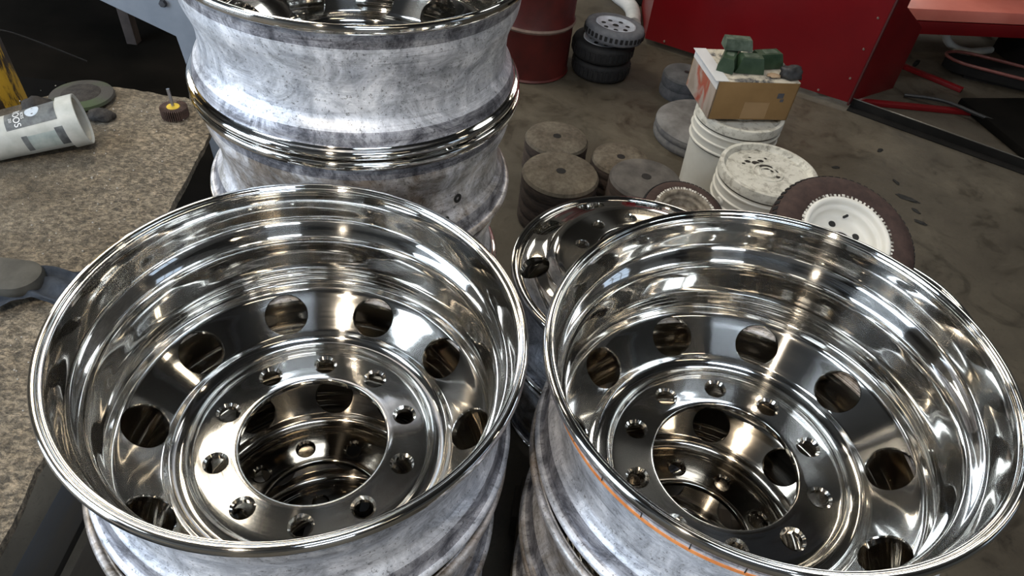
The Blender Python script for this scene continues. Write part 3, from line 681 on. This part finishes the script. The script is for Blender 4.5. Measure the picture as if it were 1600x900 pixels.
M_tyre = noisy('black_rubber', (.005, .005, .006), (.011, .011, .012), 30, .75, bstr=.3)
M_tyred = noisy('dusty_rubber', (.10, .105, .12), (.16, .165, .18), 30, .8, bstr=.3)
M_alu = noisy('pale_alloy', (.50, .54, .60), (.66, .70, .78), 40, .45, .2, bstr=.1)
def cart_wheel(label, loc, rot, R=.14, h=.085, dusty=False):
    t = thing('cart_wheel', label, 'wheel', loc, rot, None)
    ri = R * .66
    lathe('tyre', [(ri, .008), (R * .85, .002), (R * .97, .010), (R, .022), (R, h - .022), (R * .97, h - .008), (R * .85, h), (ri + .006, h - .004), (ri, h - .012), (ri, .008)], M_tyred if dusty else M_tyre, t, 56, ang=60)
    bm = bmesh.new()
    for k in range(36):
        a = 2 * PI * k / 36; add_box(bm, ((R + .001) * math.cos(a), (R + .001) * math.sin(a), h / 2), (.005, .012, h - .05), rz=a)
    bm_obj('tread', bm, M_tyre, t, smooth=False)
    me = revolve([(.012, h - .020), (.016, h - .012), (.05, h - .014), (ri - .012, h - .016), (ri - .006, h - .006), (ri + .002, h - .004), (ri + .002, .010), (.012, .010)], 56, closed=True)
    o = meshobj('rim', me, M_alu, t)
    for k in range(7):
        a = 2 * PI * k / 7; q = lathe('vent_hole', [(0, h - .0125), (.0095, h - .0125), (.0110, h - .0145), (0, h - .0145)], M_black, t, 14); q.location = (.056 * math.cos(a), .056 * math.sin(a), 0)
    lathe('axle_hole', [(0, h - .0105), (.012, h - .0105), (.015, h - .013), (0, h - .013)], M_black, t, 14)
    return t
cart_wheel('black cart tyre at the bottom of the small tyre stack beside the red drum', (.285, 3.12, 0), (0, 0, 0), .135, .09)
cart_wheel('middle black cart tyre of the small tyre stack with grey worn shoulder', (.278, 3.115, .091), (0, 0, .4), .142, .085)
cart_wheel('top cart wheel of the small tyre stack, pale alloy rim with seven round holes', (.312, 3.09, .186), (math.radians(-2), math.radians(4), .2), .135, .07, True)
M_hose = noisy('pale_hose', (.50, .50, .46), (.62, .62, .58), 20, .5, bstr=.05)
h1 = tube('hose', [(.33, 4.35, .02), (.36, 4.10, .03), (.45, 3.92, .03), (.47, 3.80, .028), (.465, 3.66, .026)], .04, noisy('white_sheet', (.45, .48, .50), (.6, .62, .64), 9, .5), n=14, sub=8)
tag(h1, 'fat white hose on the floor between the small tyres and the red cabinet', 'hose')
jb = thing('trolley_wheel', 'black castor wheel behind the small tyre stack', 'castor', (.55, 4.02, 0))
lathe('castor_tyre', [(.03, -.03), (.09, -.03), (.10, -.02), (.10, .02), (.09, .03), (.03, .03)], M_tyre, jb, 32, closed=True).matrix_local = Matrix.Translation((0, 0, .1)) @ Matrix.Rotation(PI / 2, 4, 'X')
lathe('castor_hub', [(0, -.034), (.03, -.034), (.035, 0), (.03, .034), (0, .034)], M_alu, jb, 24).matrix_local = Matrix.Translation((0, 0, .1)) @ Matrix.Rotation(PI / 2, 4, 'X')

# ================================================================ red cabinet and red machine
M_cab = noisy('red_enamel', (.135, .003, .006), (.165, .004, .007), 4, .30, bstr=0)
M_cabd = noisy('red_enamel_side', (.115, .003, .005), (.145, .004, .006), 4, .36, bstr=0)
a = Vector((.518, 3.499, 0)); b = Vector((1.452, 3.067, 0)); cc = Vector((1.73, 3.278, 0))
cab = thing('red_cabinet', 'bright red sheet-steel machine cabinet behind the buckets', 'cabinet', a)
fd = (b - a); fl = fd.length; fz = math.atan2(fd.y, fd.x); nrm_ = Vector((-fd.y, fd.x, 0)).normalized()
B_l = b - a; C_l = cc - a
prism('front_panel', [(0, 0, .03), tuple(B_l + Vector((0, 0, .03))), tuple(B_l + Vector((0, 0, 1.15))), (0, 0, 1.15)], nrm_ * .004, M_cab, cab, .001)
p5 = [B_l + Vector((0, 0, .03)), C_l + Vector((0, 0, .03)), C_l + Vector((-.01, -.008, .335)), B_l + (C_l - B_l) * .34 + Vector((0, 0, .46)), B_l + (C_l - B_l) * .26 + Vector((0, 0, 1.15)), B_l + Vector((0, 0, 1.15))]
off = (C_l - B_l).cross(Vector((0, 0, 1))).normalized() * -.004
prism('side_panel', [tuple(p) for p in p5], off, M_cabd, cab, .001)
prism('top_panel', [(0, 0, 1.15), tuple(B_l + Vector((0, 0, 1.15))), tuple(B_l + (C_l - B_l) * .26 + Vector((0, 0, 1.15))), tuple((C_l - B_l) * .26 + Vector((0, 0, 1.15)))], (0, 0, .004), M_cab, cab, 0)
prism('back_panel', [(0, .4, .03), (.9, .2, .03), (.9, .2, 1.1), (0, .4, 1.1)], (0, .004, 0), M_cabd, cab, 0)
prism('left_panel', [(0, 0, .03), (0, .4, .03), (0, .4, 1.1), (0, 0, 1.1)], (.004, 0, 0), M_cabd, cab, 0)
M_edge = mat('edge_strip', (.09, .03, .03), .4, .5)
ed = (fd.normalized()); tube('edge_strip', [tuple(B_l + Vector((.002, -.006, .02))), tuple(B_l + Vector((.002, -.006, 1.15)))], .006, M_edge, cab, n=6, sub=1)
M_screw = mat('screw_steel', (.7, .68, .6), .3, 1)
for (t_, z) in ((.965, .14), (.965, .28), (.965, .42), (.965, .56), (.965, .70), (.86, .045), (.45, .045), (.10, .045)):
    p = B_l * t_ + Vector((0, 0, z)) - nrm_ * .001
    sc = lathe('screw', [(0, .005), (.004, .0045), (.006, 0), (0, 0)], M_screw, cab, 12); sc.location = p; sc.rotation_mode = 'QUATERNION'; sc.rotation_quaternion = (-nrm_).to_track_quat('Z', 'Y')
for t_ in (.12, .88):
    q = B_l * t_ + nrm_ * .12; box('foot', (q.x, q.y, .015), (.06, .06, .03), M_dark, cab)

mac = thing('tyre_machine', 'red machine bed with black arm, upper right behind the cabinet', 'machine', (2.1, 3.9, 0))
M_bed_lit = noisy('red_bed_lit', (.62, .17, .13), (.70, .22, .17), 5, .35, bstr=0)  # paler than the red enamel: glare on the bed put into its colour
prism('bed', [(-.42, -.46, .30), (.75, -.22, .30), (.70, .5, .30), (-.50, .4, .30)], (0, 0, .055), M_bed_lit, mac, .003)
prism('bed_rail', [(-.42, -.465, .235), (.75, -.225, .235), (.75, -.19, .235), (-.42, -.43, .235)], (0, 0, .06), M_cabd, mac, .002)
box('column', (.62, -.02, .75), (.30, .34, 1.5), M_dark, mac, .2, .01)
box('arm', (.30, .02, .49), (.55, .28, .24), M_dark, mac, .25, .03)
box('lower_body', (1.02, -.42, .07), (1.15, .50, .14), M_dark, mac, .10, .02)
box('base_plate', (.55, -.78, .02), (1.1, .55, .04), M_near_black, mac, .25, .01)
for (x, y) in ((-.40, .30), (.5, .4)): box('leg', (x, y, .15), (.06, .06, .3), M_cabd, mac)
hs = tube('air_hose', [(2.08, 3.83, .30), (2.10, 3.80, .22), (2.14, 3.80, .12), (2.22, 3.82, .06), (2.34, 3.86, .03), (2.5, 3.95, .02)], .020, M_hose, n=12); tag(hs, 'off-white air hose curving down from under the red machine bed', 'hose')
M_pedal = noisy('red_brown_paint', (.12, .035, .03), (.18, .06, .05), 20, .5)
pd = thing('foot_pedal', 'dark red foot pedal with curved rim on the floor under the red machine', 'pedal', (2.27, 3.62, 0), (0, 0, -.25))
bm = bmesh.new(); pts = []
for k in range(24):
    a_ = PI / 2 + PI * k / 23; pts.append((-.06 + .10 * math.cos(a_), .075 * math.sin(a_)))
pts += [(.30, -.10), (.32, .06)]
vs = [bm.verts.new((x, y, .02)) for x, y in pts]; f = bm.faces.new(vs); r = bmesh.ops.extrude_face_region(bm, geom=[f]); bmesh.ops.translate(bm, vec=(0, 0, .05), verts=[q for q in r['geom'] if isinstance(q, bmesh.types.BMVert)])
bm_obj('pedal_plate', bm, M_dark, pd, bev=.004)
tube('pedal_rim', [(.28, .06, .075), (.05, .08, .078), (-.08, .078, .078), (-.155, .03, .078), (-.155, -.03, .078), (-.08, -.08, .078), (.10, -.095, .075), (.3, -.105, .072)], .008, M_pedal, pd, n=8)
box('pedal_base', (.1, 0, .010), (.3, .12, .02), M_dark, pd)
lathe('chrome_pin', [(0, 0), (.028, 0), (.030, .01), (.030, .055), (.025, .065), (0, .065)], M_shank, pd, 24).location = (.33, -.02, 0)
for i, (p0, p1, lab) in enumerate((((1.49, 3.13), (2.16, 3.17), 'thin red steel strip on the floor in front of the red machine'), ((1.88, 3.62), (2.13, 3.40), 'short red steel strip on the floor behind the cabinet side'))):
    d = Vector((p1[0] - p0[0], p1[1] - p0[1], 0)); o = box('steel_strip', ((p0[0] + p1[0]) / 2, (p0[1] + p1[1]) / 2, .011), (d.length, .035, .02), M_cabd, None, math.atan2(d.y, d.x), .003); tag(o, lab, 'steel strip')
bk = box('bracket', (1.985, 3.66, .012), (.05, .018, .022), M_dark, None, .9); tag(bk, 'small dark metal bracket lying on the floor beyond the cabinet', 'bracket')
pc = tube('power_cable', [(1.79, 3.26, .012), (1.95, 3.20, .034), (2.10, 3.08, .034), (2.35, 2.98, .01), (2.7, 3.0, .01)], .009, M_wire, n=8); tag(pc, 'black cable lying on the floor beside the red steel strips', 'cable')
# angle bar on the floor
d = Vector((2.36 - 1.455, 2.575 - 3.105, 0)); am = Vector(((2.36 + 1.455) / 2 + .02, (2.575 + 3.105) / 2 - .02, 0)); az = math.atan2(d.y, d.x)
ab = thing('angle_bar', 'long black steel angle bar with bright upper edge lying on the floor', 'steel bar', am, (0, 0, az))
box('flat_leg', (0, -.022, .003), (d.length, .05, .006), M_dark, ab); box('upright_leg', (0, .003, .022), (d.length, .006, .042), M_dark, ab)
box('bright_edge', (0, .003, .0445), (d.length, .007, .004), mat('rubbed_edge', (.45, .44, .40), .35, 1), ab, bev=.001)

# ================================================================ buckets, box and compound bars
M_bkt = noisy('white_bucket_plastic', (.52, .51, .46), (.62, .61, .56), 6, .45, bstr=.03)
M_lid = mat('stained_lid', (.6, .58, .5), .5); v = mapped(M_lid); n = noise_tex(M_lid, v, 7, 7, .7, .8); n2 = noise_tex(M_lid, v, 40, 5, .7)
vl = nd(M_lid, 'ShaderNodeVectorMath'); vl.operation = 'LENGTH'; lk(M_lid, v, vl.inputs[0])
c = ramp(M_lid, n, [(.34, (.10, .09, .07)), (.42, (.55, .54, .48)), (.7, (.72, .71, .65))])
c = mixc(M_lid, .6, c, ramp(M_lid, n2, [(.38, (.35, .33, .3)), (.5, (1, 1, 1))]), 'MULTIPLY')
lk(M_lid, c, bsdf(M_lid).inputs['Base Color'])
M_groove = mat('groove_shade', (.05, .045, .035), .8)
def bucket(label, loc, h, seed):
    t = thing('bucket', label, 'bucket', loc, (0, 0, seed), None)
    rb, rt = .133, .148; R = lambda z: rb + (rt - rb) * z / h
    P_ = [(0, .004), (rb - .01, .004), (rb - .006, 0), (rb, .003), (R(h - .115), h - .115), (R(h) + .004, h - .112), (R(h) + .004, h - .108), (R(h) - .001, h - .105), (R(h), h - .082),
          (R(h) + .005, h - .080), (R(h) + .005, h - .076), (R(h), h - .073), (R(h), h - .050), (R(h) + .005, h - .048), (R(h) + .005, h - .044), (R(h) + .001, h - .041), (R(h) - .002, h - .020), (0, h - .020)]
    lathe('body', P_, M_bkt, t, 72, ang=25)
    L_ = [(0, h - .012), (.02, h - .012), (.022, h - .009), (.028, h - .009), (.030, h - .013), (.040, h - .013), (.042, h - .010), (.049, h - .010), (.051, h - .013), (.060, h - .0125), (.063, h - .0125), (.120, h - .0125), (.130, h - .013), (.137, h - .004),
          (.139, h + .002), (.144, h + .0035), (.151, h + .002), (.153, h - .003), (.153, h - .028), (.150, h - .030), (.149, h - .026)]
    lathe('lid', L_, M_lid, t, 72, ang=30)
    for z in (h - .0755, h - .1155, h - .034): lathe('shadow_groove', [(R(h) - .001, z - .0022), (R(h) + .0022, z), (R(h) - .001, z + .0022)], M_groove, t, 64)  # dark rings paint shade into the grooves at lid and ribs
    for s in (-1, 1):
        o = lathe('handle_lug', [(0, .010), (.012, .009), (.016, 0), (0, 0)], M_bkt, t, 20)
        o.matrix_local = Matrix.Translation((s * R(h), 0, h - .095)) @ Matrix.Rotation(s * PI / 2, 4, 'Y')
    return t
b1 = bucket('tall white plastic bucket with a cardboard box standing on its lid', (.715, 2.235, 0), .352, -.5)
b2 = bucket('white plastic bucket with dirty ringed lid in front of the boxed one', (.747, 1.874, 0), .352, .45)
M_res = noisy('dried_residue', (.012, .010, .008), (.035, .03, .024), 60, .9)
bm = bmesh.new()
for (x, y, r_) in ((0.0, .030, .020), (.022, .012, .012), (-.030, .048, .014), (-.055, .050, .010), (-.012, .062, .010), (.040, .024, .007), (.030, -.020, .009), (-.070, .035, .006), (.008, .080, .006), (-.045, .075, .005)):
    q = bmesh.ops.create_icosphere(bm, subdivisions=2, radius=r_)['verts']
    for v_ in q:
        k_ = 1 + .45 * noise.noise(v_.co * 150 + Vector((x * 90, 0, 0))); v_.co = Vector((v_.co.x * k_ + x, v_.co.y * k_ * .7 + y, v_.co.z * .10 + .352 - .0115))
o_ = bm_obj('dried_residue', bm, M_res, b2); o_.rotation_euler = (0, 0, -.45)
M_card = noisy('brown_cardboard', (.20, .115, .040), (.26, .155, .060), 5, .85, bstr=.1)
M_cardtop = mat('papered_box_top', (.6, .55, .45), .8); v = mapped(M_cardtop); n = noise_tex(M_cardtop, v, 14, 7, .7, .6)
lk(M_cardtop, ramp(M_cardtop, n, [(.40, (.06, .06, .065)), (.50, (.46, .42, .34)), (.7, (.62, .57, .48))]), bsdf(M_cardtop).inputs['Base Color'])
bx = thing('cardboard_box', 'brown cardboard box with taped corner, on the lid of the tall white bucket', 'box', (.582, 2.131, .358), (0, 0, math.atan2(.062, .289)))
BW, BD, BH = .287, .235, .135
M_side = mat('red_white_tape', (.5, .3, .25), .5); v = mapped(M_side, 'Object', (1, 1, .6)); n = noise_tex(M_side, v, 11, 4, .5, .4)
lk(M_side, ramp(M_side, n, [(.40, (.26, .21, .17)), (.52, (.34, .29, .25)), (.60, (.30, .07, .045)), (.68, (.28, .11, .07)), (.74, (.33, .29, .26))]), bsdf(M_side).inputs['Base Color'])
box('front_side', (BW / 2, .0025, BH / 2), (BW, .005, BH), M_card, bx, 0, .001); box('back_side', (BW / 2, BD, BH / 2), (BW, .005, BH), M_card, bx, 0, .001)
box('left_side', (.0025, BD / 2, BH / 2), (.005, BD, BH), M_side, bx, 0, .001); box('right_side', (BW - .0025, BD / 2, BH / 2), (.005, BD, BH), M_card, bx, 0, .001)
box('bottom', (BW / 2, BD / 2, .003), (BW - .01, BD - .01, .005), M_card, bx, 0, 0)
box('top_flap', (BW / 2, BD * .25, BH), (BW, BD * .49, .004), M_cardtop, bx, 0, .001); box('top_flap', (BW / 2, BD * .75, BH + .001), (BW, BD * .49, .004), M_cardtop, bx, 0, .001)
M_tape = mat('clear_tape', (.62, .63, .64), .12)
bm = bmesh.new(); add_box(bm, (.012, BD / 2, BH + .0035), (.045, BD + .002, .0012)); bm_obj('tape_strip', bm, M_tape, bx)
box('tape_strip', (-.0008, BD / 2, BH - .012), (.001, BD, .03), M_tape, bx, 0, 0)
M_patch = noisy('blue_ink', (.04, .045, .06), (.09, .09, .10), 30, .7, bstr=0)
box('ink_blot', (BW - .055, -.0005, BH - .045), (.022, .0012, .018), M_patch, bx, 0, 0); box('ink_blot', (BW - .045, -.0005, BH - .062), (.012, .0012, .010), M_patch, bx, 0, 0)
box('paper_label', (BW * .55, -.0006, .035), (.09, .0012, .06), noisy('tan_label', (.27, .17, .08), (.30, .19, .09), 10, .8, bstr=0), bx, 0, 0)
M_green = noisy('green_compound', (.012, .034, .014), (.035, .065, .035), 22, .5, bstr=.25)
M_gpale = noisy('green_compound_pale', (.03, .05, .03), (.11, .14, .105), 30, .7, bstr=.25)
def compound(label, loc, rz, L=.13, w_=.05, h_=.042, m=M_green, cut=0, rx=0):
    t = thing('compound_bar', label, 'polishing bar', loc, (rx, 0, rz))
    bm = bmesh.new()
    pr = [(-w_ / 2, 0), (w_ / 2, 0), (w_ / 2, h_ * .45), (w_ * .34, h_), (-w_ * .34, h_), (-w_ / 2, h_ * .45)]
    A0 = [bm.verts.new((-L / 2 + cut * y, x, y)) for x, y in pr]; A1 = [bm.verts.new((L / 2 - .25 * y, x, y)) for x, y in pr]
    bm.faces.new(A0[::-1]); bm.faces.new(A1)
    for k in range(6): bm.faces.new((A0[k], A0[(k + 1) % 6], A1[(k + 1) % 6], A1[k]))
    bm_obj('bar_body', bm, m, t, bev=.003)
    bm = bmesh.new(); add_box(bm, (0, 0, h_ + .0004), (L * .5, w_ * .45, .0012)); bm_obj('pale_top', bm, M_gpale, t)  # lighter patch on top of the bar
    return t
zt = .358 + BH + .004
compound('green polishing compound bar at the left end of the box top, under another', (.628, 2.262, zt), 1.25, .14, .055, .045, cut=.2)
compound('green polishing compound bar lying across the middle of the box front', (.688, 2.238, zt), .12, .10, .06, .05, cut=.35)
compound('green polishing compound bar at the right of the box top, next to the black lump', (.760, 2.292, zt), .38, .10, .06, .048)
compound('greyish-green polishing compound bar perched on top of the other bars', (.646, 2.285, zt + .050), .1, .095, .05, .035, m=M_gpale)
lump('black_compound_lump', 'small black lump of polishing compound on the right corner of the cardboard box', 'polishing bar', (.828, 2.222, zt - .001), (.040, .026, .026), noisy('black_wax', (.012, .012, .013), (.05, .05, .052), 30, .5), 3, .3)
lump('wax_crumb', 'tan crumb of wax beside the black lump on the box', 'wax', (.775, 2.215, zt - .001), (.022, .016, .005), noisy('tan_wax', (.30, .20, .12), (.38, .28, .18), 30, .8), 4, .3)

# ================================================================ old buffing wheels on the floor
M_buff = mat('worn_cloth_buff', (.2, .17, .13), .95); v = mapped(M_buff); n = noise_tex(M_buff, v, 9, 6, .7); n2 = noise_tex(M_buff, v, 70, 4, .7)
lk(M_buff, mixc(M_buff, .6, ramp(M_buff, n, [(.35, (.075, .058, .040)), (.65, (.155, .132, .098))]), ramp(M_buff, n2, [(.35, (.55,) * 3), (.6, (1.1,) * 3)]), 'MULTIPLY'), bsdf(M_buff).inputs['Base Color'])
lk(M_buff, bump(M_buff, n2, .5, .003), bsdf(M_buff).inputs['Normal'])
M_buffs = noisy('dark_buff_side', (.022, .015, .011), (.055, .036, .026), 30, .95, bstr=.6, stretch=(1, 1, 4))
M_gbuff = noisy('grey_buff', (.09, .085, .08), (.20, .195, .19), 9, .9, bstr=.3)
def buff(label, x, y, h, R, m=M_buff, m2=M_buffs, ply=3, hole=.012, tilt=(0, 0)):
    t = thing('buffing_wheel', label, 'buffing wheel', (x, y, 0), (tilt[0], tilt[1], random.uniform(0, 6)))
    lathe('face', [(hole, h), (R * .55, h + .003), (R * .80, h + .001), (R * .95, h - .006), (R, h - .016), (R * .95, h - .014), (hole, h - .012)], m, t, 56, closed=True)
    for k in range(ply):
        z0 = (h - .012) * k / ply; z1 = (h - .012) * (k + 1) / ply
        bm = bmesh.new(); n = 72; rows = []
        for (f_, z) in ((.965, z0), (1, z0 + (z1 - z0) * .25), (1.005, z0 + (z1 - z0) * .7), (.965, z1)):
            rows.append([bm.verts.new((R * f_ * (1 + .008 * noise.noise(Vector((math.cos(6.283 * j / n) * 6, math.sin(6.283 * j / n) * 6, z * 60 + x))) ) * math.cos(2 * PI * j / n), R * f_ * math.sin(2 * PI * j / n), z)) for j in range(n)])
        for A0, A1 in zip(rows, rows[1:]):
            for j in range(n): bm.faces.new((A0[j], A0[(j + 1) % n], A1[(j + 1) % n], A1[j]))
        bm.faces.new(rows[0][::-1]); bm.faces.new(rows[-1]); bm_obj('cloth_layer', bm, m2, t, ang=50)
    lathe('arbor_hole', [(0, h + .0008), (hole * .8, h + .0012), (hole * 1.25, h + .0012), (hole * 1.3, h - .004), (0, h - .006)], M_black, t, 20)
    return t
buff('brown buffing wheel farthest back beside the tall back stack', .096, 2.250, .15, .118)
buff('large tan buffing wheel in front of the others beside the tall back stack', .114, 1.950, .20, .130, hole=.013, ply=4)
buff('pale worn buffing wheel half under the darker one, right of the tan pair', .337, 2.196, .13, .107)
buff('dark grey-brown buffing wheel between the tan one and the white bucket', .392, 1.925, .236, .120, noisy('dark_buff', (.05, .045, .042), (.12, .11, .10), 12, .9), ply=5, hole=.013)
buff('flat grey buffing wheel just left of the tall white bucket', .705, 2.625, .085, .195, M_gbuff, noisy('grey_buff_side', (.07, .07, .075), (.13, .125, .12), 30, .95, bstr=.5), 2)
buff('small thick grey buffing wheel on the floor behind the cardboard box', .665, 3.00, .11, .105, noisy('grey_buff_small', (.05, .05, .052), (.11, .11, .113), 12, .9), noisy('grey_buff_small_side', (.04, .045, .05), (.08, .08, .09), 30, .95), 2, .01)
M_brown = noisy('brown_tyre_rubber', (.034, .019, .016), (.060, .034, .028), 40, .8, bstr=.3)
M_wht = noisy('chipped_white_enamel', (.72, .71, .66), (.80, .79, .74), 9, .35, bstr=.05)
M_chip = noisy('chipped_white_bead', (.78, .76, .70), (.10, .09, .07), 45, .6, lo=.45, hi=.62)
def small_tyre(label, loc, nrm, R, ri, w_, rimm, spin=0, teeth=True):
    t = thing('small_tyre', label, 'tyre', loc); t.rotation_mode = 'QUATERNION'; t.rotation_quaternion = Vector(nrm).normalized().to_track_quat('Z', 'Y') @ Matrix.Rotation(spin, 3, 'Z').to_quaternion()
    h = w_ / 2
    lathe('tyre', smooth_pairs([(ri, h * .55), (ri + .012, h * .9), (R * .80, h * 1.0), (R * .93, h * .82), (R * .985, h * .5), (R, 0), (R * .985, -h * .5), (R * .93, -h * .82), (R * .80, -h), (ri + .012, -h * .9), (ri, -h * .55)]), M_brown, t, 80, ang=60)
    bm = bmesh.new()
    for k in range(60):
        a_ = 2 * PI * k / 60; add_box(bm, (R * .972 * math.cos(a_), R * .972 * math.sin(a_), h * .50), (.008, .011, h * .35), rot=(Matrix.Rotation(a_, 3, 'Z') @ Matrix.Rotation(-.5, 3, 'Y')))
    bm_obj('tread_blocks', bm, M_tyre, t, smooth=False)
    if rimm:
        lathe('rim', smooth_pairs([(ri + .010, h * .93), (ri + .006, h * 1.02), (ri - .002, h * .98), (ri - .005, h * .85), (ri - .007, h * .60), (ri - .013, h * .56), (ri - .017, h * .50), (ri - .019, h * .20), (ri - .026, h * -.04), (ri - .034, h * -.10), (.047, h * -.10), (.041, h * .05), (.036, h * .24), (.027, h * .27), (.025, 0)]), rimm, t, 72, ang=60)
        if teeth:
            bm = bmesh.new()
            for k in range(64):
                a_ = 2 * PI * k / 64; add_box(bm, ((ri + .012) * math.cos(a_), (ri + .012) * math.sin(a_), h * .93), (random.uniform(.005, .011), random.uniform(.004, .008), .0035), rz=a_)
            bm_obj('bead_marks', bm, M_chip, t, smooth=False)
        for k in range(5):
            a_ = 2 * PI * k / 5 + .4; q = lathe('lug_hole', [(0, .0012), (.0085, .0012), (.010, -.001), (0, -.001)], M_black, t, 18); q.location = (.059 * math.cos(a_), .059 * math.sin(a_), -h * .10)
        lathe('hub_hole', [(0, h * .25), (.025, h * .25), (.0255, h * .1), (0, h * .1)], M_black, t, 24)
        if teeth:
            q = tube('valve_stem', [(ri - .03, 0, h * .2), (ri - .036, 0, h * .6)], .004, M_tyre, t, n=8, sub=1)
    return t
def smooth_pairs(p): return [(q.x, q.y) for q in smooth_profile(p, 3)]
st = small_tyre('brown rubber tyre with chipped white rim, leaning behind the front right stack', (.845, 1.480, .40), (.0622, -.3502, .9346), .195, .108, .085, M_wht, spin=1.2)
rt = small_tyre('small brown tyre ring lying between the dark buffing wheel and the buckets', (.490, 1.722, .238), (.05, -.25, .95), .130, .080, .06, noisy('rusty_rim', (.10, .08, .06), (.30, .27, .22), 40, .7), spin=.3, teeth=True)
sup = box('timber_block', (.490, 1.73, .092), (.14, .14, .19), M_timber, None, .3); tag(sup, 'dark timber block under the small brown tyre ring', 'block')
# scraps on the floor
M_scrap = noisy('black_scrap', (.006, .006, .006), (.02, .02, .018), 50, .8)
for i, (x, y, sx, sy, rz, lab) in enumerate(((1.511, 2.713, .020, .008, .8, 'farthest black rubber scrap, near the angle bar'), (1.503, 2.47, .022, .007, 1.9, 'thin black scrap in the middle of the floor at the right'), (1.512, 2.361, .045, .014, -.5, 'largest black scrap of the row right of the white-rimmed tyre'), (1.520, 2.279, .020, .008, -1, 'black scrap just below the largest one on the floor'), (1.512, 2.205, .024, .010, -.6, 'nearest black scrap of the row on the floor'), (1.267, 2.525, .016, .008, .2, 'small black scrap behind the front bucket'))):
    lump('rubber_scrap', lab, 'scrap', (x, y, 0), (sx, sy, .003), M_scrap, i * 3, .5, rz=rz)['group'] = 'black scraps on the concrete floor'
